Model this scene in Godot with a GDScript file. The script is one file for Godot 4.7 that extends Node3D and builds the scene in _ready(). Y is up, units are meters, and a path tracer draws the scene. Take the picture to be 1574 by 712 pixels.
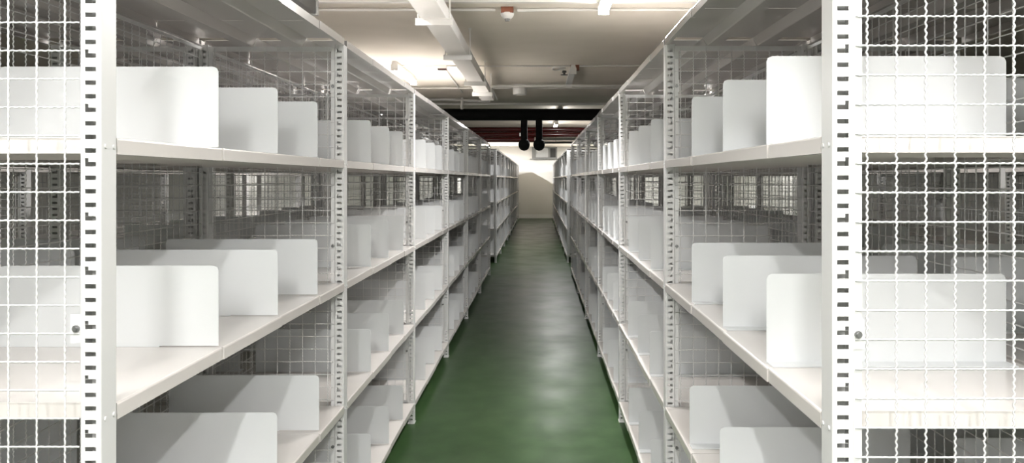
extends Node3D

# ---------------------------------------------------------------- measures (metres; the aisle runs along -z, eye height 1.575)
const EYE := 1.575
const FOCAL := 1245.0           # pixels, for a 1574 x 712 frame
const CEILING := 2.9
const DEPTH := 0.6              # depth of a shelving row
const POST_W := 0.0385
const POST_D := 0.058
const PITCH := 0.025
const CELL := 0.0522            # wire mesh cell
const LIP := 0.032
const POST_H := 2.128
const LEVELS := [0.135, 0.641, 1.148, 1.655, 2.16]
const LEVEL_WORDS := ["lowest", "third", "second", "highest", "roof"]
const X_LEFT := -0.807
const X_RIGHT := 0.519
const WALL_Z := -32.9
const NEAR_LEFT := [1.49, 3.345, 5.215, 7.17, 9.15, 11.2, 13.3]
const NEAR_RIGHT := [1.434, 3.33, 5.25, 7.19, 9.15, 11.2, 13.3]
const FAR_START := 15.3
const FAR_BAY := 1.88
const ORD := ["first", "second", "third", "fourth", "fifth", "sixth", "seventh", "eighth", "ninth"]

var M := {}
var cache := {}
var taken := {}


# ---------------------------------------------------------------- mesh building
class Shape:
	var v := PackedVector3Array()
	var n := PackedVector3Array()
	var i := PackedInt32Array()

	func tri(a: Vector3, b: Vector3, c: Vector3, face: Vector3) -> void:
		var k := v.size()
		v.append(a); v.append(b); v.append(c)
		n.append(face); n.append(face); n.append(face)
		if (b - a).cross(c - a).dot(face) > 0.0:
			i.append(k); i.append(k + 2); i.append(k + 1)
		else:
			i.append(k); i.append(k + 1); i.append(k + 2)

	func quad(a: Vector3, b: Vector3, c: Vector3, d: Vector3, face: Vector3) -> void:
		var k := v.size()
		v.append(a); v.append(b); v.append(c); v.append(d)
		n.append(face); n.append(face); n.append(face); n.append(face)
		if (b - a).cross(c - a).dot(face) > 0.0:
			i.append(k); i.append(k + 2); i.append(k + 1); i.append(k); i.append(k + 3); i.append(k + 2)
		else:
			i.append(k); i.append(k + 1); i.append(k + 2); i.append(k); i.append(k + 2); i.append(k + 3)

	func box(lo: Vector3, hi: Vector3) -> void:
		var a := Vector3(minf(lo.x, hi.x), minf(lo.y, hi.y), minf(lo.z, hi.z))
		var b := Vector3(maxf(lo.x, hi.x), maxf(lo.y, hi.y), maxf(lo.z, hi.z))
		quad(Vector3(a.x, a.y, a.z), Vector3(a.x, b.y, a.z), Vector3(a.x, b.y, b.z), Vector3(a.x, a.y, b.z), Vector3.LEFT)
		quad(Vector3(b.x, a.y, a.z), Vector3(b.x, b.y, a.z), Vector3(b.x, b.y, b.z), Vector3(b.x, a.y, b.z), Vector3.RIGHT)
		quad(Vector3(a.x, a.y, a.z), Vector3(b.x, a.y, a.z), Vector3(b.x, a.y, b.z), Vector3(a.x, a.y, b.z), Vector3.DOWN)
		quad(Vector3(a.x, b.y, a.z), Vector3(b.x, b.y, a.z), Vector3(b.x, b.y, b.z), Vector3(a.x, b.y, b.z), Vector3.UP)
		quad(Vector3(a.x, a.y, a.z), Vector3(b.x, a.y, a.z), Vector3(b.x, b.y, a.z), Vector3(a.x, b.y, a.z), Vector3.FORWARD)
		quad(Vector3(a.x, a.y, b.z), Vector3(b.x, a.y, b.z), Vector3(b.x, b.y, b.z), Vector3(a.x, b.y, b.z), Vector3.BACK)

	# a closed outline in the plane spanned by ex, ey, drawn out along ez
	func prism(outline: PackedVector2Array, at: Vector3, ex: Vector3, ey: Vector3, ez: Vector3) -> void:
		var area := 0.0
		var m := outline.size()
		for k in m:
			area += outline[k].cross(outline[(k + 1) % m])
		for k in m:
			var p := outline[k]
			var q := outline[(k + 1) % m]
			var d := q - p
			var out2 := Vector2(d.y, -d.x) * signf(area)
			var face := (ex * out2.x + ey * out2.y).normalized()
			var a := at + ex * p.x + ey * p.y
			var b := at + ex * q.x + ey * q.y
			quad(a, b, b + ez, a + ez, face)
		var tris := Geometry2D.triangulate_polygon(outline)
		for t in range(0, tris.size(), 3):
			var c := []
			for u in 3:
				var p := outline[tris[t + u]]
				c.append(at + ex * p.x + ey * p.y)
			tri(c[0], c[1], c[2], -ez.normalized())
			tri(c[0] + ez, c[1] + ez, c[2] + ez, ez.normalized())

	# a tube through points, with round ends left flat
	func tube(points: PackedVector3Array, radius: float, sides := 10, caps := true) -> void:
		var first := v.size()
		var side := Vector3.UP
		for k in points.size():
			var along: Vector3
			if k == 0:
				along = points[1] - points[0]
			elif k == points.size() - 1:
				along = points[k] - points[k - 1]
			else:
				along = points[k + 1] - points[k - 1]
			along = along.normalized()
			if k == 0:
				side = Vector3.UP if absf(along.y) < 0.9 else Vector3.RIGHT
			side = (side - along * side.dot(along)).normalized()
			var other := along.cross(side)
			for s in sides:
				var ang := TAU * s / sides
				var out := side * cos(ang) + other * sin(ang)
				v.append(points[k] + out * radius)
				n.append(out)
			if k > 0:
				var r0 := first + (k - 1) * sides
				var r1 := first + k * sides
				for s in sides:
					var s2 := (s + 1) % sides
					i.append(r0 + s); i.append(r1 + s2); i.append(r0 + s2)
					i.append(r0 + s); i.append(r1 + s); i.append(r1 + s2)
			if caps and (k == 0 or k == points.size() - 1):
				var face := -along if k == 0 else along
				for s in range(1, sides - 1):
					var r := first + k * sides
					tri(v[r], v[r + s], v[r + s + 1], face)
				if k == 0:
					# caps were added after the ring; start the next rings from a fresh ring
					var ring := first
					first = v.size()
					for s in sides:
						v.append(v[ring + s]); n.append(n[ring + s])

	# profile of (radius, height) turned about the y axis
	func lathe(profile: PackedVector2Array, at: Vector3, sides := 20) -> void:
		for k in profile.size() - 1:
			var p := profile[k]
			var q := profile[k + 1]
			var d := q - p
			var slope := Vector2(d.y, -d.x).normalized()
			for s in sides:
				var a0 := TAU * s / sides
				var a1 := TAU * (s + 1) / sides
				var am := (a0 + a1) / 2
				var c0 := Vector3(cos(a0), 0, sin(a0))
				var c1 := Vector3(cos(a1), 0, sin(a1))
				var face := (Vector3(cos(am), 0, sin(am)) * slope.x + Vector3.UP * slope.y).normalized()
				quad(at + c0 * p.x + Vector3.UP * p.y, at + c1 * p.x + Vector3.UP * p.y, at + c1 * q.x + Vector3.UP * q.y, at + c0 * q.x + Vector3.UP * q.y, face)

	func mesh() -> ArrayMesh:
		var a := []
		a.resize(Mesh.ARRAY_MAX)
		a[Mesh.ARRAY_VERTEX] = v
		a[Mesh.ARRAY_NORMAL] = n
		a[Mesh.ARRAY_INDEX] = i
		var m := ArrayMesh.new()
		m.add_surface_from_arrays(Mesh.PRIMITIVE_TRIANGLES, a)
		return m


# ---------------------------------------------------------------- nodes
func numbered(called: String) -> String:
	var k: int = taken.get(called, 0)
	taken[called] = k + 1
	return called if k == 0 else "%s_%03d" % [called, k]


func part(called: String, mesh: Mesh, mat: Material, parent: Node3D, at := Vector3.ZERO, stuff := false) -> MeshInstance3D:
	var o := MeshInstance3D.new()
	o.name = called
	o.mesh = mesh
	o.material_override = mat
	o.position = at
	if stuff:
		o.set_meta("kind", "stuff")
	parent.add_child(o, true)
	return o


func tag(o: Node3D, label: String, category: String, group := "") -> void:
	o.set_meta("label", label)
	o.set_meta("category", category)
	if group:
		o.set_meta("group", group)


func thing(called: String, at: Vector3, label: String, category: String, group := "") -> Node3D:
	var o := Node3D.new()
	o.name = numbered(called)
	o.position = at
	tag(o, label, category, group)
	add_child(o)
	return o


func single(called: String, mesh: Mesh, mat: Material, at: Vector3, label: String, category: String, group := "") -> MeshInstance3D:
	var o := part(numbered(called), mesh, mat, self, at)
	tag(o, label, category, group)
	return o


func structure(called: String, mesh: Mesh, mat: Material, label: String, category: String) -> MeshInstance3D:
	var o := part(called, mesh, mat, self)
	o.set_meta("kind", "structure")
	tag(o, label, category)
	return o


# ---------------------------------------------------------------- materials
func paint(color: Color, rough: float, spec := 0.5) -> StandardMaterial3D:
	var m := StandardMaterial3D.new()
	m.albedo_color = color.linear_to_srgb()
	m.roughness = rough
	m.metallic_specular = spec
	return m


func noise(freq: float, octaves: int, lo: Color, hi: Color, size := 512, seed_value := 1) -> NoiseTexture2D:
	var f := FastNoiseLite.new()
	f.seed = seed_value
	f.frequency = freq
	f.fractal_octaves = octaves
	var t := NoiseTexture2D.new()
	t.width = size
	t.height = size
	t.seamless = true
	t.noise = f
	var g := Gradient.new()
	g.set_color(0, lo)
	g.set_color(1, hi)
	t.color_ramp = g
	return t


func make_materials() -> void:
	M.post = paint(Color(0.65, 0.645, 0.637), 0.34)
	M.shelf = paint(Color(0.635, 0.60, 0.575), 0.14)
	M.divider = paint(Color(0.65, 0.662, 0.67), 0.42)
	M.wire = paint(Color(0.65, 0.642, 0.635), 0.35)
	M.bolt = paint(Color(0.25, 0.25, 0.25), 0.35)
	M.bolt.metallic = 0.8
	M.ceiling = paint(Color(0.80, 0.745, 0.665), 0.85, 0.3)
	M.ceiling.albedo_texture = noise(0.01, 3, Color(0.95, 0.95, 0.94), Color(1, 1, 1), 256, 7)
	M.ceiling.uv1_triplanar = true
	M.ceiling.uv1_world_triplanar = true
	M.ceiling.uv1_scale = Vector3(0.35, 0.35, 0.35)
	M.wall = paint(Color(0.72, 0.70, 0.66), 0.8, 0.3)
	M.base = paint(Color(0.84, 0.83, 0.81), 0.5)
	M.white = paint(Color(0.74, 0.725, 0.70), 0.4)
	M.conduit = paint(Color(0.70, 0.68, 0.64), 0.45)
	M.red = paint(Color(0.045, 0.0015, 0.0015), 0.22)
	M.rust = paint(Color(0.22, 0.075, 0.04), 0.6)
	M.black = paint(Color(0.008, 0.008, 0.008), 0.75, 0.3)
	M.dark = paint(Color(0.05, 0.05, 0.048), 0.5)
	M.grey = paint(Color(0.22, 0.22, 0.21), 0.5)
	M.pane = paint(Color(0.55, 0.56, 0.55), 0.25)
	M.off = paint(Color(0.30, 0.30, 0.28), 0.3)
	var g := paint(Color(1, 1, 1), 1.0, 0.36)
	g.albedo_texture = noise(0.012, 5, Color(0.020, 0.047, 0.014).linear_to_srgb(), Color(0.040, 0.080, 0.029).linear_to_srgb(), 1024, 3)
	g.roughness_texture = noise(0.004, 4, Color(0.30, 0.30, 0.30), Color(0.43, 0.43, 0.43), 1024, 11)
	g.roughness_texture_channel = BaseMaterial3D.TEXTURE_CHANNEL_RED
	g.uv1_triplanar = true
	g.uv1_world_triplanar = true
	g.uv1_scale = Vector3(0.32, 0.32, 0.32)
	M.floor = g
	M.glow = paint(Color(0.9, 0.9, 0.9), 0.4)
	M.glow.emission_enabled = true
	M.glow.emission = Color(1.0, 0.997, 0.99)
	M.glow.emission_energy_multiplier = 20.0


# ---------------------------------------------------------------- shelving meshes
func cached(key: String, make: Callable) -> Mesh:
	if not cache.has(key):
		cache[key] = make.call()
	return cache[key]


# hollow upright with a column of slots in the faces across the aisle; t runs from the aisle face inwards
func post_mesh(sgn: int, fine: bool) -> Mesh:
	var s := Shape.new()
	var th := 0.0022
	var r := 0.004
	var hole0 := 0.0085
	var hole1 := POST_W - 0.0095
	var notch := 0.0065
	# the side away from the slots is open, with two narrow returns
	s.quad(Vector3(sgn * r, 0, -POST_D), Vector3(sgn * 0.009, 0, -POST_D), Vector3(sgn * 0.009, POST_H, -POST_D), Vector3(sgn * r, POST_H, -POST_D), Vector3.FORWARD)
	s.quad(Vector3(sgn * (POST_W - r), 0, -POST_D), Vector3(sgn * (POST_W - 0.009), 0, -POST_D), Vector3(sgn * (POST_W - 0.009), POST_H, -POST_D), Vector3(sgn * (POST_W - r), POST_H, -POST_D), Vector3.FORWARD)
	for z in [0.0]:
		var face := Vector3.BACK
		var inward := -face * th
		var add := func(t0: float, t1: float, y0: float, y1: float) -> void:
			s.quad(Vector3(sgn * t0, y0, z), Vector3(sgn * t1, y0, z), Vector3(sgn * t1, y1, z), Vector3(sgn * t0, y1, z), face)
		add.call(r, hole0, 0.0, POST_H)
		add.call(hole1, POST_W - r, 0.0, POST_H)
		var y := 0.0
		var k := 0
		var edge := 0.02
		while edge + 0.012 < POST_H:
			var y0 := edge
			var y1 := edge + 0.0085
			add.call(hole0, hole1, y, y0)
			y = y1
			# hooked slot: every fourth one has a notch rising at its inner end
			if k % 4 == 3:
				add.call(hole0, hole1 - notch, y1, y1 + 0.007)
				y = y1 + 0.007
				if fine:
					s.quad(Vector3(sgn * (hole1 - notch), y1, z), Vector3(sgn * (hole1 - notch), y, z), Vector3(sgn * (hole1 - notch), y, z) + inward, Vector3(sgn * (hole1 - notch), y1, z) + inward, Vector3(sgn, 0, 0))
			if fine:
				s.quad(Vector3(sgn * hole0, y0, z), Vector3(sgn * hole1, y0, z), Vector3(sgn * hole1, y0, z) + inward, Vector3(sgn * hole0, y0, z) + inward, Vector3.UP)
				s.quad(Vector3(sgn * hole0, y1, z), Vector3(sgn * hole1, y1, z), Vector3(sgn * hole1, y1, z) + inward, Vector3(sgn * hole0, y1, z) + inward, Vector3.DOWN)
				s.quad(Vector3(sgn * hole0, y0, z), Vector3(sgn * hole0, y1, z), Vector3(sgn * hole0, y1, z) + inward, Vector3(sgn * hole0, y0, z) + inward, Vector3(sgn, 0, 0))
				s.quad(Vector3(sgn * hole1, y0, z), Vector3(sgn * hole1, y1, z), Vector3(sgn * hole1, y1, z) + inward, Vector3(sgn * hole1, y0, z) + inward, Vector3(-sgn, 0, 0))
			edge += PITCH
			k += 1
		add.call(hole0, hole1, y, POST_H)
	# inner web behind the slots, short of the aisle side
	s.quad(Vector3(sgn * 0.025, 0, -0.04), Vector3(sgn * (POST_W - 0.001), 0, -0.04), Vector3(sgn * (POST_W - 0.001), POST_H, -0.04), Vector3(sgn * 0.025, POST_H, -0.04), Vector3.BACK)
	# rounded corners and the two plain sides
	for t in [0.0, POST_W]:
		var out := Vector3(-sgn if t == 0.0 else sgn, 0, 0)
		s.quad(Vector3(sgn * t, 0, -r), Vector3(sgn * t, 0, -POST_D + r), Vector3(sgn * t, POST_H, -POST_D + r), Vector3(sgn * t, POST_H, -r), out)
		for zz in [0.0, -POST_D]:
			var zf := Vector3(0, 0, 1.0 if zz == 0.0 else -1.0)
			var c := Vector3(sgn * (r if t == 0.0 else POST_W - r), 0, zz - zf.z * r)
			for q in 3:
				var a0 := PI / 2 * q / 3
				var a1 := PI / 2 * (q + 1) / 3
				var am := (a0 + a1) / 2
				var p0 := c + (out * cos(a0) + zf * sin(a0)) * r
				var p1 := c + (out * cos(a1) + zf * sin(a1)) * r
				s.quad(p0, p1, p1 + Vector3.UP * POST_H, p0 + Vector3.UP * POST_H, out * cos(am) + zf * sin(am))
	s.quad(Vector3(0, POST_H, 0), Vector3(sgn * POST_W, POST_H, 0), Vector3(sgn * POST_W, POST_H, -POST_D), Vector3(0, POST_H, -POST_D), Vector3.UP)
	return s.mesh()


# folded sheet shelf: top, front and rear lips with returns, end flanges; runs along -z for its length
func panel_mesh(sgn: int, length: float, flanges: bool) -> Mesh:
	var s := Shape.new()
	var th := 0.0018
	var o := PackedVector2Array([Vector2(0.016, -LIP), Vector2(0.0, -LIP), Vector2(0.0, -0.0045), Vector2(0.0013, -0.0013), Vector2(0.0045, 0.0),
		Vector2(DEPTH - 0.003, 0.0), Vector2(DEPTH, -0.003), Vector2(DEPTH, -LIP), Vector2(DEPTH - 0.016, -LIP), Vector2(DEPTH - 0.016, -LIP + th), Vector2(DEPTH - th, -LIP + th),
		Vector2(DEPTH - th, -th), Vector2(th, -th), Vector2(th, -LIP + th), Vector2(0.016, -LIP + th)])
	s.prism(o, Vector3.ZERO, Vector3(sgn, 0, 0), Vector3.UP, Vector3(0, 0, -length))
	for z in [-0.001, -length + 0.001] if flanges else []:
		s.quad(Vector3(sgn * th, -th, z), Vector3(sgn * (DEPTH - th), -th, z), Vector3(sgn * (DEPTH - th), -LIP + th, z), Vector3(sgn * th, -LIP + th, z), Vector3(0, 0, 1.0 if z == -0.001 else -1.0))
	return s.mesh()


func stiffener_mesh(sgn: int, length: float) -> Mesh:
	var s := Shape.new()
	var o := PackedVector2Array([Vector2(-0.042, 0.0), Vector2(-0.026, -0.030), Vector2(-0.022, -0.033), Vector2(0.022, -0.033), Vector2(0.026, -0.030), Vector2(0.042, 0.0)])
	s.prism(o, Vector3.ZERO, Vector3(sgn, 0, 0), Vector3.UP, Vector3(0, 0, -length))
	return s.mesh()


# one wire: crimped (a wave across "wave") or straight
func wire(s: Shape, a: Vector3, b: Vector3, wave: Vector3, radius: float, crimped: bool) -> void:
	if not crimped:
		s.tube(PackedVector3Array([a, b]), radius, 4, false)
		return
	var length := a.distance_to(b)
	var steps := int(length / (CELL / 4.0) * 4.0)
	var pts := PackedVector3Array()
	for k in steps + 1:
		pts.append(a.lerp(b, float(k) / steps) + wave * sin(TAU * k / 4.0 + 0.6))
	s.tube(pts, radius, 4, false)


# woven mesh, in the plane of the unit direction "across" and y
func mesh_panel(width: float, height: float, across: Vector3, crimped: bool, first := 0.012) -> Mesh:
	var s := Shape.new()
	var radius := 0.0019 if across.x != 0.0 else 0.0017
	var out := across.cross(Vector3.UP)
	var x := first
	var crimp := across * 0.0011 + out * 0.0008
	while x < width:
		wire(s, across * x, across * x + Vector3.UP * height, crimp, radius, crimped)
		x += CELL
	var y := 0.008
	while y < height:
		wire(s, Vector3.UP * y, Vector3.UP * y + across * width, Vector3.UP * 0.0005 + out * 0.0009, radius, crimped and across.x != 0.0)
		y += CELL
	return s.mesh()


func frame_mesh(width: float, height: float, across: Vector3, side: float, top: float) -> Mesh:
	var s := Shape.new()
	var out := across.cross(Vector3.UP) * 0.006
	if side > 0.0:
		s.box(Vector3.ZERO, across * side + Vector3.UP * height + out)
		s.box(across * (width - side), across * width + Vector3.UP * height + out)
	s.box(across * side + Vector3.UP * (height - top), across * (width - side) + Vector3.UP * height + out)
	s.box(across * side, across * (width - side) + Vector3.UP * 0.02 + out)
	return s.mesh()


func divider_mesh(sgn: int, flange: float) -> Mesh:
	var s := Shape.new()
	var c := 0.013
	var t0 := 0.010
	var t1 := 0.568
	var h := 0.207
	var low := 0.003
	var o := PackedVector2Array([Vector2(t0, low), Vector2(t1, low), Vector2(t1, h - c), Vector2(t1 - c * 0.3, h - c * 0.3), Vector2(t1 - c, h), Vector2(t0 + c, h), Vector2(t0 + c * 0.3, h - c * 0.3), Vector2(t0, h - c)])
	s.prism(o, Vector3.ZERO, Vector3(sgn, 0, 0), Vector3.UP, Vector3(0, 0, -0.0018))
	# the foot that lies on the shelf
	if flange > 0.0:
		s.box(Vector3(sgn * t0, 0, -0.0018), Vector3(sgn * t1, low, flange))
	else:
		s.box(Vector3(sgn * 0.16, 0, 0), Vector3(sgn * t1, low, flange))
	return s.mesh()


func bolt_mesh() -> Mesh:
	var s := Shape.new()
	s.tube(PackedVector3Array([Vector3(0, 0, 0), Vector3(0, 0, 0.004)]), 0.0068, 10)
	s.tube(PackedVector3Array([Vector3(0, 0, 0.004), Vector3(0, 0, 0.007)]), 0.0045, 6)
	return s.mesh()


func tab_mesh() -> Mesh:
	var s := Shape.new()
	s.box(Vector3(-0.011, -0.026, 0), Vector3(0.011, 0.026, 0.0025))
	return s.mesh()


func rivet_mesh(sgn: int) -> Mesh:
	var s := Shape.new()
	s.tube(PackedVector3Array([Vector3.ZERO, Vector3(-sgn * 0.0025, 0, 0)]), 0.0042, 10)
	return s.mesh()


func foot_mesh(sgn: int) -> Mesh:
	var s := Shape.new()
	s.box(Vector3(-sgn * 0.003, 0, 0.003), Vector3(sgn * (POST_W + 0.003), 0.006, -POST_D - 0.003))
	return s.mesh()


# ---------------------------------------------------------------- one bay of shelving
# detail 3: slots with depth, crimped wires, bolts; 2: slots, straight wires; 1: as 2 without bolts or stiffeners
func bay(x0: float, sgn: int, d: float, length: float, cuts: Array, detail: int, last: bool, label: String, group: String, strip := 0.016, rear := true) -> Node3D:
	var b := thing("shelving_bay", Vector3(x0, 0, -d), label, "shelving", group)
	var fine := detail >= 3
	var pm := cached("post%d%s" % [sgn, fine], func(): return post_mesh(sgn, fine))
	var ends := [0.0, -length] if last else [0.0]
	var inner := DEPTH - 2 * POST_W
	for z in ends:
		for t in [0.0, DEPTH - POST_W]:
			part("upright_post", pm, M.post, b, Vector3(sgn * t, 0.004, z))
			part("foot_plate", cached("foot%d" % sgn, func(): return foot_mesh(sgn)), M.post, b, Vector3(sgn * t, 0, z))
		if fine:
			for lv in LEVELS.size() - 1:
				for rz in [-0.016, -0.046]:
					part("rivet", cached("rivet%d" % sgn, func(): return rivet_mesh(sgn)), M.post, b, Vector3(0, LEVELS[lv] - 0.018, z + rz))
		# end frame with its wire mesh, between the two posts
		var w := inner
		var left_edge := x_min(sgn * POST_W, sgn * (DEPTH - POST_W))
		var fm := cached("frame%.3f" % strip, func(): return frame_mesh(w, 1.995, Vector3.RIGHT, strip, 0.02))
		var f := part("end_frame", fm, M.post, b, Vector3(left_edge, 0.13, z - 0.012))
		var wm := cached("end%s" % fine, func(): return mesh_panel(w - 0.006, 1.985, Vector3.RIGHT, fine, 0.021))
		part("wire_mesh", wm, M.wire, f, Vector3(0.003, 0.004, 0.0085), true)
		if detail >= 2:
			for y in [0.47, 1.30, 1.96]:
				for t in [POST_W + 0.008, DEPTH - POST_W - 0.008]:
					var tb := part("fixing_tab", cached("tab", tab_mesh), M.post, b, Vector3(sgn * t, y, z - 0.006))
					part("bolt", cached("bolt", bolt_mesh), M.bolt, tb, Vector3(0, 0, 0.0025))
	# rear mesh between the rear posts; a row that backs another shares its mesh
	if rear:
		rear_mesh(b, sgn, length, fine)
	shelves(b, sgn, length, cuts, detail)
	return b


func rear_mesh(b: Node3D, sgn: int, length: float, fine: bool) -> void:
	var span := length - POST_D - 0.004
	var rf := part("rear_frame", cached("rearframe%.3f" % span, func(): return frame_mesh(span, 1.99, Vector3(0, 0, -1), 0.012, 0.012)), M.post, b, Vector3(sgn * (DEPTH - 0.016) - 0.003, 0.13, -POST_D - 0.002))
	var rm := part("wire_mesh", cached("rear%s" % fine, func(): return mesh_panel(1.8, 1.98, Vector3(0, 0, -1), fine, 0.02)), M.wire, rf, Vector3(0.003, 0.004, 0), true)
	rm.scale.z = span / 1.8


func shelves(b: Node3D, sgn: int, length: float, cuts: Array, detail: int) -> void:
	# shelves, each of four folded panels
	var at := [POST_D + 0.002]
	for c in cuts:
		at.append(c * length)
	at.append(length - 0.002)
	for lv in LEVELS.size():
		for k in 4:
			var len_k: float = at[k + 1] - at[k] - 0.004
			var mat: Material = M.shelf
			part("shelf_panel", cached("panel%d_%.3f%s" % [sgn, len_k, lv < 4], func(): return panel_mesh(sgn, len_k, lv < 4)), mat, b, Vector3(-sgn * (0.003 if k % 2 == 1 else 0.0), LEVELS[lv], -at[k]))
	if detail >= 2:
		var sl := length - 0.008
		for t in [0.195, 0.40]:
			part("stiffener", cached("stiff%d_%.3f" % [sgn, sl], func(): return stiffener_mesh(sgn, sl)), M.shelf, b, Vector3(sgn * t, LEVELS[4] - 0.0022, -0.004))


func x_min(a: float, b: float) -> float:
	return minf(a, b)


func divider(x0: float, sgn: int, d: float, level: int, flange: float, label: String, group: String) -> void:
	single("shelf_divider", cached("divider%d%s" % [sgn, flange > 0], func(): return divider_mesh(sgn, flange)), M.divider, Vector3(x0, LEVELS[level] + 0.0004, -d), label, "divider", group)


func shelving() -> void:
	var rng := RandomNumberGenerator.new()
	rng.seed = 5
	var cuts_l := [0.31, 0.562, 0.80]
	var cuts_r := [0.24, 0.485, 0.735]
	var cuts_r0 := [0.212, 0.448, 0.70]
	# the rows beside the aisle, then the rows back to back with them, then the rows across the neighbouring aisles
	var rows := [
		[X_LEFT, -1, NEAR_LEFT, "duct-side row", 3],
		[X_RIGHT, 1, NEAR_RIGHT, "lamp-side row", 3],
		[X_LEFT - 2 * DEPTH - 0.013, 1, NEAR_LEFT, "rear duct-side row", 2],
		[X_RIGHT + 2 * DEPTH + 0.013, -1, NEAR_RIGHT, "rear lamp-side row", 2],
		[X_LEFT - 2 * DEPTH - 1.3, -1, NEAR_LEFT, "outermost duct-side row", 1],
		[X_RIGHT + 2 * DEPTH + 1.3, 1, NEAR_RIGHT, "outermost lamp-side row", 1],
	]
	var places := ["first", "second", "third"]
	for r in rows.size():
		var row: Array = rows[r]
		var ds: Array = row[2]
		for k in 6:
			var length: float = ds[k + 1] - ds[k]
			var left: bool = r % 2 == 0
			var cuts: Array = cuts_l if left else (cuts_r0 if k == 0 else cuts_r)
			var detail: int = row[4]
			if r < 2 and k > 2:
				detail = 2
			var place: String = ORD[5 - k]
			bay(row[0], row[1], ds[k], length, cuts, detail, k == 5, "white slotted-post shelving bay with wire mesh, %s from the cross aisle, %s" % [place, row[3]], "shelving bays of the " + row[3], 0.0 if r == 0 and k == 0 else 0.016, r != 2 and r != 3)
			if r >= 4 or (r >= 2 and k > 2):
				continue
			for lv in 4:
				for c in 3:
					var s: float = cuts[c] * length
					if r == 0:
						s += [-0.012, -0.01, 0.03][c] * (1.0 if lv == 1 else 0.3)
					elif r == 1:
						s += 0.05 + (0.04 if lv == 1 else 0.0)
					s += rng.randf_range(-0.012, 0.012) if (r > 1 or k > 0) else 0.0
					divider(row[0], row[1], ds[k] + s, lv, -0.05 if left else 0.05, "%s white divider in %s bay from cross aisle, %s shelf, %s" % [places[2 - c], place, LEVEL_WORDS[lv], row[3]], "divider plates on the " + row[3])
	# the rows that go on beyond the cross aisle
	for r in 4:
		var row: Array = rows[r]
		var left: bool = r % 2 == 0
		for k in 9:
			var d := FAR_START + k * FAR_BAY
			bay(row[0], row[1], d, FAR_BAY, cuts_l if left else cuts_r, 1, k == 8, "white shelving bay with wire mesh, %s beyond the cross aisle, %s" % [ORD[k], row[3]], "shelving bays beyond the cross aisle", 0.016, r < 2)
			if r > 1 or k > 3:
				continue
			for lv in 4:
				for c in 3:
					divider(row[0], row[1], d + (cuts_l if left else cuts_r)[c] * FAR_BAY, lv, -0.05 if left else 0.05, "%s white divider in %s bay beyond cross aisle, %s shelf, %s" % [places[c], ORD[k], LEVEL_WORDS[lv], row[3]], "divider plates beyond the cross aisle")


# ---------------------------------------------------------------- the room
func box_mesh(lo: Vector3, hi: Vector3) -> Mesh:
	var s := Shape.new()
	s.box(lo, hi)
	return s.mesh()


func room() -> void:
	var x0 := -8.6
	var x1 := 8.2
	var z0 := 3.6
	structure("floor", box_mesh(Vector3(x0 - 0.2, -0.2, WALL_Z - 0.2), Vector3(x1 + 0.2, 0, z0 + 0.2)), M.floor, "dark green glossy painted floor of the archive aisle", "floor")
	structure("ceiling", box_mesh(Vector3(x0 - 0.2, CEILING, WALL_Z - 0.2), Vector3(x1 + 0.2, CEILING + 0.2, z0 + 0.2)), M.ceiling, "flat cream painted ceiling above the shelving", "ceiling")
	structure("wall_back", box_mesh(Vector3(x0, 0, WALL_Z - 0.2), Vector3(x1, CEILING, WALL_Z)), M.wall, "pale end wall closing the aisle", "wall")
	structure("wall_left", box_mesh(Vector3(x0 - 0.2, 0, WALL_Z), Vector3(x0, CEILING, z0)), M.wall, "pale side wall behind the duct-side rows", "wall")
	structure("wall_right", box_mesh(Vector3(x1, 0, WALL_Z), Vector3(x1 + 0.2, CEILING, z0)), M.wall, "pale side wall behind the lamp-side rows", "wall")
	structure("wall_front", box_mesh(Vector3(x0, 0, z0), Vector3(x1, CEILING, z0 + 0.2)), M.base, "pale wall at the open end of the rows", "wall")
	structure("baseboard_back", box_mesh(Vector3(x0, 0, WALL_Z), Vector3(x1, 0.16, WALL_Z + 0.03)), M.base, "white baseboard along the end wall", "baseboard")


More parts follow.
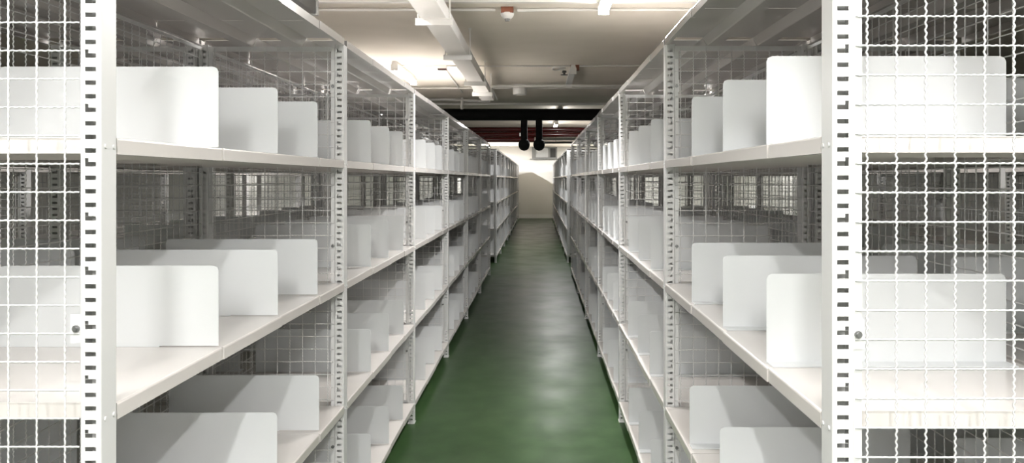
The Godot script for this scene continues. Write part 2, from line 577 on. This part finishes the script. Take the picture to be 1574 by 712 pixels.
# ---------------------------------------------------------------- ceiling fittings
func lamp(x: float, d: float, lit: bool, label: String, length := 1.4, energy := 6.0) -> void:
	var o := thing("ceiling_lamp", Vector3(x, CEILING, -d), label, "lamp", "tube lamps on the ceiling")
	var s := Shape.new()
	s.prism(PackedVector2Array([Vector2(-0.022, 0), Vector2(0.022, 0), Vector2(0.04, -0.045), Vector2(0.04, -0.06), Vector2(-0.04, -0.06), Vector2(-0.04, -0.045)]), Vector3(0, 0, length / 2), Vector3.RIGHT, Vector3.UP, Vector3(0, 0, -length))
	part("housing", s.mesh(), M.white, o)
	var t := Shape.new()
	if not lit:
		t.box(Vector3(-0.036, -0.066, length / 2 - 0.016), Vector3(0.036, -0.06, -length / 2 + 0.016))
	else:
		t.prism(PackedVector2Array([Vector2(-0.036, -0.06), Vector2(0.036, -0.06), Vector2(0.038, -0.078), Vector2(0.03, -0.096), Vector2(0.012, -0.105), Vector2(-0.012, -0.105), Vector2(-0.03, -0.096), Vector2(-0.038, -0.078)]), Vector3(0, 0, length / 2 - 0.015), Vector3.RIGHT, Vector3.UP, Vector3(0, 0, -length + 0.03))
	part("light_tube", t.mesh(), M.glow if lit else M.off, o)
	for z in [length / 2, -length / 2 + 0.015]:
		part("end_cap", box_mesh(Vector3(-0.04, -0.107, z - 0.015), Vector3(0.04, -0.06, z)), M.white, o)
	if lit:
		var a := AreaLight3D.new()
		a.name = "lamp_glow"
		a.area_size = Vector2(0.07, length - 0.04)
		a.light_energy = energy
		a.light_color = Color(1.0, 0.997, 0.99)
		a.shadow_enabled = true
		a.area_range = 40.0
		a.position = Vector3(0, -0.112, 0)
		a.rotation.x = -PI / 2
		o.add_child(a)


func pipe(called: String, points: Array, radius: float, mat: Material, label: String, category: String, group := "", sides := 14) -> MeshInstance3D:
	var s := Shape.new()
	var origin: Vector3 = points[0]
	var pts := PackedVector3Array()
	for p in points:
		pts.append(p - origin)
	s.tube(pts, radius, sides)
	return single(called, s.mesh(), mat, origin, label, category, group)


func lathed(profile: Array, sides := 20) -> Mesh:
	var s := Shape.new()
	s.lathe(PackedVector2Array(profile), Vector3.ZERO, sides)
	return s.mesh()


func fittings() -> void:
	# cable duct on hung brackets, above the duct-side row
	var dx := -0.715
	var duct := thing("cable_duct", Vector3(dx, 2.655, -0.5), "white rectangular cable duct hung from the ceiling above the shelves", "duct")
	part("trunking", box_mesh(Vector3(-0.085, 0.012, 0), Vector3(0.085, 0.105, -10.7)), M.white, duct)
	var rod := Shape.new()
	rod.tube(PackedVector3Array([Vector3.ZERO, Vector3(0, CEILING - 2.655, 0)]), 0.005, 8)
	var rod_mesh := rod.mesh()
	var foot := lathed([Vector2(0.0, 0.0), Vector2(0.014, 0.0), Vector2(0.014, 0.008), Vector2(0.0, 0.008)], 10)
	for d in [3.9, 5.5, 7.1, 9.05, 10.15]:
		var br := part("bracket", box_mesh(Vector3(-0.125, -0.03, -0.008), Vector3(0.125, 0.008, 0.008)), M.white, duct, Vector3(0, 0, 0.5 - d))
		part("bracket_flange", box_mesh(Vector3(-0.125, -0.034, -0.01), Vector3(0.125, -0.03, 0.022)), M.white, br)
		part("bracket_flange", box_mesh(Vector3(-0.125, 0.008, -0.01), Vector3(0.125, 0.012, 0.022)), M.white, br)
		for s in [-1, 1]:
			part("rod", rod_mesh, M.conduit, br, Vector3(s * 0.108, 0.0, 0.006))
			part("ceiling_anchor", foot, M.white, br, Vector3(s * 0.108, CEILING - 2.655 - 0.008, 0.006))
	# flat dark duct above the rear duct-side row
	var gd := thing("air_duct", Vector3(-1.8, 2.69, -0.4), "dark grey flat air duct ending above the duct-side rows", "duct")
	part("casing", box_mesh(Vector3(-0.3, 0, 0), Vector3(0.3, 0.085, -5.06)), M.dark, gd)
	part("end_flange", box_mesh(Vector3(-0.31, -0.008, -5.04), Vector3(0.31, 0.093, -5.07)), M.grey, gd)
	for z in [-1.0, -4.4]:
		for x in [-0.26, 0.26]:
			part("hanger_rod", box_mesh(Vector3(x - 0.005, 0.08, z - 0.005), Vector3(x + 0.005, CEILING - 2.69, z + 0.005)), M.dark, gd)
	# conduits and cables across the ceiling
	single("ceiling_batten", box_mesh(Vector3(-5.5, 0, 0), Vector3(5.1, 0.025, -0.05)), M.white, Vector3(0, CEILING - 0.025, -5.93), "white flat batten crossing the ceiling before the smoke detector", "batten")
	pipe("conduit", [Vector3(-5.5, 2.886, -6.25), Vector3(-0.34, 2.886, -6.25)], 0.0125, M.conduit, "white conduit ending at the round smoke detector, running over the cable duct", "conduit", "ceiling conduits")
	pipe("conduit", [Vector3(-0.17, 2.88, -6.25), Vector3(0.1, 2.886, -6.25), Vector3(0.6, 2.887, -6.25), Vector3(5.0, 2.887, -6.25)], 0.0125, M.conduit, "white conduit leaving the round smoke detector towards the lit tube lamp", "conduit", "ceiling conduits")
	pipe("conduit", [Vector3(-5.5, 2.892, -9.4), Vector3(-1.17, 2.892, -9.4)], 0.008, M.conduit, "thin white conduit running into the white and red alarm box", "conduit", "ceiling conduits")
	pipe("conduit", [Vector3(-1.07, 2.892, -9.4), Vector3(0.36, 2.892, -9.4)], 0.008, M.conduit, "thin white conduit between the two red alarm boxes", "conduit", "ceiling conduits")
	pipe("conduit", [Vector3(0.46, 2.89, -9.4), Vector3(0.9, 2.892, -9.37), Vector3(5.0, 2.892, -9.4)], 0.01, M.conduit, "white conduit running out of the dark red alarm box", "conduit", "ceiling conduits")
	pipe("conduit", [Vector3(-1.12, 2.89, -9.46), Vector3(-1.16, 2.89, -12.2)], 0.01, M.conduit, "white conduit running lengthwise from the alarm box to the pipe hanger", "conduit", "ceiling conduits")
	var curve := [Vector3(5.0, 2.852, -11.05)]
	for k in 9:
		var a := PI / 2 * k / 8
		curve.append(Vector3(-0.5 - 0.17 * sin(a), 2.852, -11.22 + 0.17 * cos(a)))
	curve.append(Vector3(-0.68, 2.852, -12.9))
	pipe("conduit", curve, 0.018, M.conduit, "thick white conduit bending round towards the black pipe", "conduit", "ceiling conduits")
	pipe("conduit", [Vector3(-5.5, 2.886, -11.6), Vector3(5.0, 2.886, -11.6)], 0.013, M.conduit, "straight white conduit behind the white ceiling loudspeaker", "conduit", "ceiling conduits")
	pipe("ceiling_pipe", [Vector3(-5.5, 2.875, -13.1), Vector3(-1.5, 2.872, -13.1), Vector3(-1.1, 2.85, -13.1), Vector3(-0.8, 2.85, -13.1)], 0.024, M.white, "white pipe with a slight bend ending at the cable duct", "pipe", "white pipes before the black pipe")
	pipe("ceiling_pipe", [Vector3(-5.5, 2.81, -13.25), Vector3(5.0, 2.81, -13.25)], 0.019, M.white, "long straight white pipe crossing before the black pipe", "pipe", "white pipes before the black pipe")
	for x in [0.3, 2.2]:
		single("trunking_hanger", box_mesh(Vector3(-0.01, 0, -0.01), Vector3(0.01, CEILING - 2.833, 0.01)), M.white, Vector3(x, 2.833, -24.5), "short white rod hanging the far trunking %s" % ("beside the hatch" if x < 1 else "past the lamp-side rows"), "rod", "rods of the far trunking")
	single("junction_box", box_mesh(Vector3(-0.09, -0.03, -0.07), Vector3(0.09, 0.03, 0.07)), M.white, Vector3(-0.77, 2.82, -11.9), "white junction box at the end of the cable duct", "box")
	var hg := thing("pipe_hanger", Vector3(-1.25, CEILING, -13.1), "white pipe hanger clamped round the two white pipes", "hanger")
	part("strap", box_mesh(Vector3(-0.022, -0.15, -0.02), Vector3(0.022, 0, 0.02)), M.white, hg)
	part("clamp", lathed([Vector2(0.0, -0.19), Vector2(0.022, -0.19), Vector2(0.03, -0.15), Vector2(0.03, -0.13), Vector2(0, -0.13)], 12), M.conduit, hg, Vector3(0, 0, 0.02))
	# smoke detector
	var sd := thing("smoke_detector", Vector3(-0.247, CEILING, -6.25), "round white smoke detector on a rust red base under the conduit", "detector")
	part("base", box_mesh(Vector3(-0.047, -0.045, -0.047), Vector3(0.047, 0, 0.047)), M.rust, sd)
	part("body", lathed([Vector2(0, -0.085), Vector2(0.03, -0.085), Vector2(0.046, -0.066), Vector2(0.052, -0.05), Vector2(0.052, -0.04), Vector2(0, -0.04)], 24), M.white, sd)
	part("sensor_tip", lathed([Vector2(0, -0.105), Vector2(0.018, -0.103), Vector2(0.022, -0.085), Vector2(0, -0.085)], 16), M.grey, sd)
	# alarm boxes
	var ab := thing("alarm_box", Vector3(-1.125, CEILING, -9.4), "small white alarm box with a red underside on the ceiling", "box")
	part("body", box_mesh(Vector3(-0.053, -0.042, -0.05), Vector3(0.053, 0, 0.05)), M.white, ab)
	part("red_cover", box_mesh(Vector3(-0.051, -0.054, -0.048), Vector3(0.051, -0.042, 0.048)), M.red, ab)
	single("alarm_box", box_mesh(Vector3(-0.052, -0.06, -0.045), Vector3(0.052, 0, 0.045)), M.rust, Vector3(0.41, CEILING, -9.4), "dark rust red alarm box above the unlit tube lamp", "box")
	# loop of white cable and its small black device
	var loop := []
	for k in 25:
		var a := TAU * k / 24 * 0.86 + 0.3
		loop.append(Vector3(0.23 + 0.075 * cos(a), 2.885 - 0.006 * sin(a * 2), -9.56 + 0.12 * sin(a)))
	pipe("cable_loop", loop, 0.012, M.conduit, "coiled loop of white cable beside the dark red alarm box", "cable", "", 8)
	single("ceiling_sprinkler", lathed([Vector2(0, -0.055), Vector2(0.045, -0.053), Vector2(0.045, -0.048), Vector2(0.015, -0.045), Vector2(0.012, -0.03), Vector2(0.03, -0.02), Vector2(0.022, 0.0), Vector2(0, 0)], 14), M.dark, Vector3(0.3, 2.885, -9.75), "small dark sprinkler head beside the white cable loop", "sprinkler")
	# ceiling loudspeaker
	var sp := thing("ceiling_loudspeaker", Vector3(-0.272, CEILING, -11.3), "white drum shaped loudspeaker under the ceiling conduits", "loudspeaker")
	part("drum", lathed([Vector2(0.078, -0.145), Vector2(0.09, -0.142), Vector2(0.096, -0.132), Vector2(0.098, 0.0)], 28), M.white, sp)
	part("grille", lathed([Vector2(0, -0.138), Vector2(0.078, -0.138), Vector2(0.078, -0.145)], 28), M.conduit, sp)
	# black insulated pipe with two drops, dark red pipes behind it
	var bp := thing("black_pipe", Vector3(0, 2.695, -14.0), "thick black insulated pipe crossing over the cross aisle with two drops", "pipe")
	var s := Shape.new()
	s.tube(PackedVector3Array([Vector3(-5.5, 0, 0), Vector3(5.1, 0, 0)]), 0.103, 24)
	part("main_pipe", s.mesh(), M.black, bp)
	for x in [-2.2, 1.9]:
		part("hanger_rod", box_mesh(Vector3(-0.008, 0.09, -0.008), Vector3(0.008, CEILING - 2.695, 0.008)), M.dark, bp, Vector3(x, 0, 0))
	for x in [-0.262, -0.005]:
		var ds := Shape.new()
		ds.tube(PackedVector3Array([Vector3(0, 0, 0), Vector3(0, -0.5, 0)]), 0.058, 18)
		var dp := part("drop_pipe", ds.mesh(), M.black, bp, Vector3(x, 0, 0.0))
		part("valve_cap", lathed([Vector2(0.0, -0.625), Vector2(0.045, -0.615), Vector2(0.08, -0.585), Vector2(0.1, -0.535), Vector2(0.1, -0.5), Vector2(0.085, -0.455), Vector2(0.058, -0.43), Vector2(0.0, -0.43)], 22), M.black, dp)
	for a in [[2.592, "upper dark red sprinkler pipe crossing behind the black pipe", 5.1], [2.488, "middle dark red sprinkler pipe crossing behind the black pipe", 5.1], [2.385, "lower dark red sprinkler pipe that ends behind the black drops", -0.1]]:
		pipe("sprinkler_pipe", [Vector3(-5.5, a[0], -16.5), Vector3(a[2], a[0], -16.5)], 0.051, M.red, a[1], "pipe", "dark red sprinkler pipes", 20)
	for x in [-1.9, 1.6]:
		var hs := thing("pipe_rack", Vector3(x, CEILING, -16.5), "dark steel rack holding the red pipes, %s" % ("above the duct-side row" if x < 0 else "above the lamp-side row"), "rack", "racks of the red pipes")
		part("hanger_rod", box_mesh(Vector3(-0.008, -0.58, 0.056), Vector3(0.008, 0, 0.066)), M.dark, hs)
		part("saddle", box_mesh(Vector3(-0.02, -0.585, -0.06), Vector3(0.02, -0.57, 0.066)), M.dark, hs)
	single("pipe_tag", box_mesh(Vector3(-0.034, -0.03, 0), Vector3(0.034, 0.03, 0.01)), M.white, Vector3(-0.372, 2.487, -16.447), "small white square tag fixed on the red pipes", "tag")
	# white trunking across the far end, dark strip under it
	pipe("far_trunking", [Vector3(0.02, 2.80, -24.5), Vector3(5.1, 2.80, -24.5)], 0.035, M.white, "white trunking crossing above the far shelves by the hatch", "trunking")
	single("far_beam", box_mesh(Vector3(0.1, 0, 0), Vector3(5.1, 0.06, -0.12)), M.grey, Vector3(0, 2.67, -24.6), "grey steel rail crossing above the far shelves by the hatch", "rail")
	for x in [0.5, 2.5]:
		single("rail_hanger", box_mesh(Vector3(-0.01, 0, -0.01), Vector3(0.01, CEILING - 2.72, 0.01)), M.grey, Vector3(x, 2.72, -24.67), "grey rod hanging the far steel rail %s" % ("beside the hatch" if x < 1 else "past the lamp-side rows"), "rod", "rods of the far rail")
	# hatch high on the end wall
	var h := thing("wall_hatch", Vector3(0.12, 2.42, WALL_Z), "dark framed hatch with a pale pane high on the end wall", "hatch")
	part("pane", box_mesh(Vector3(-0.26, 0.06, 0.02), Vector3(0.24, 0.42, 0.04)), M.pane, h)
	for a in [[-0.42, 0.0, 0.6, 0.05], [-0.42, 0.42, 0.6, 0.47], [-0.42, 0.05, -0.26, 0.42], [0.24, 0.05, 0.32, 0.42], [0.54, 0.05, 0.6, 0.42]]:
		part("frame_bar", box_mesh(Vector3(a[0], a[1], 0), Vector3(a[2], a[3], 0.08)), M.grey, h)
	part("ledge", box_mesh(Vector3(-0.5, -0.03, 0), Vector3(0.66, 0.0, 0.2)), M.grey, h)
	part("dark_panel", box_mesh(Vector3(0.32, 0.05, 0.01), Vector3(0.54, 0.42, 0.03)), M.dark, h)


func lamps() -> void:
	lamp(0.475, 5.3, true, "lit white tube lamp on the ceiling beside the smoke detector conduit")
	lamp(0.39, 10.05, false, "unlit grey tube lamp under the dark red alarm box")
	lamp(-1.62, 9.75, true, "lit tube lamp glowing above the duct-side row near the alarm box")
	lamp(0.72, 0.9, true, "lit tube lamp over the open end of the lamp-side row", 1.4, 4.2)
	lamp(-1.0, 0.9, true, "lit tube lamp over the open end of the duct-side row", 1.4, 3.0)
	lamp(-1.0, 4.4, true, "lit tube lamp beside the cable duct above the duct-side row", 1.0, 4.0)
	lamp(-0.14, -1.7, true, "lit tube lamp over the middle of the aisle mouth", 1.4, 12.0)
	for k in 4:
		lamp(-2.0 + 1.25 * k, -3.0, true, "%s lit tube lamp along the pale wall facing the rows" % ORD[k], 1.2, 2.5)
	lamp(0.38, 15.0, true, "short lit lamp over the cross aisle just behind the black pipe", 0.8, 3.0)
	lamp(0.38, 18.6, true, "lit tube lamp beyond the red pipes above the lamp-side front", 1.2, 2.5)
	lamp(-7.4, 24.0, true, "lit tube lamp by the far side wall past the duct-side rows", 1.4, 4.0)
	lamp(7.0, 26.5, true, "lit tube lamp by the far side wall past the lamp-side rows", 1.4, 4.0)
	lamp(-1.95, 30.3, true, "lit tube lamp at the end wall above the duct-side rows", 1.4, 34.0)
	lamp(2.6, 30.3, true, "lit tube lamp at the end wall past the lamp-side rows", 1.4, 34.0)


func _ready() -> void:
	# camera: level, looking along the aisle, lens shifted so that the aisle vanishes at pixel (829, 276)
	var cam := Camera3D.new()
	cam.name = "camera"
	cam.projection = Camera3D.PROJECTION_FRUSTUM
	cam.near = 0.05
	cam.far = 100.0
	cam.size = 712.0 / FOCAL * cam.near
	cam.frustum_offset = Vector2(-(829.0 - 787.0), -(356.0 - 276.0)) / FOCAL * cam.near
	cam.position = Vector3(0, EYE, 0)
	add_child(cam)
	cam.current = true
	var env := Environment.new()
	env.background_mode = Environment.BG_COLOR
	env.background_color = Color(0.02, 0.02, 0.02)
	env.tonemap_mode = Environment.TONE_MAPPER_LINEAR
	env.tonemap_exposure = 1.46
	env.sdfgi_enabled = true
	env.ssao_enabled = true
	env.ssil_enabled = true
	var we := WorldEnvironment.new()
	we.name = "environment"
	we.environment = env
	add_child(we)
	make_materials()
	lamps()
	room()
	shelving()
	fittings()
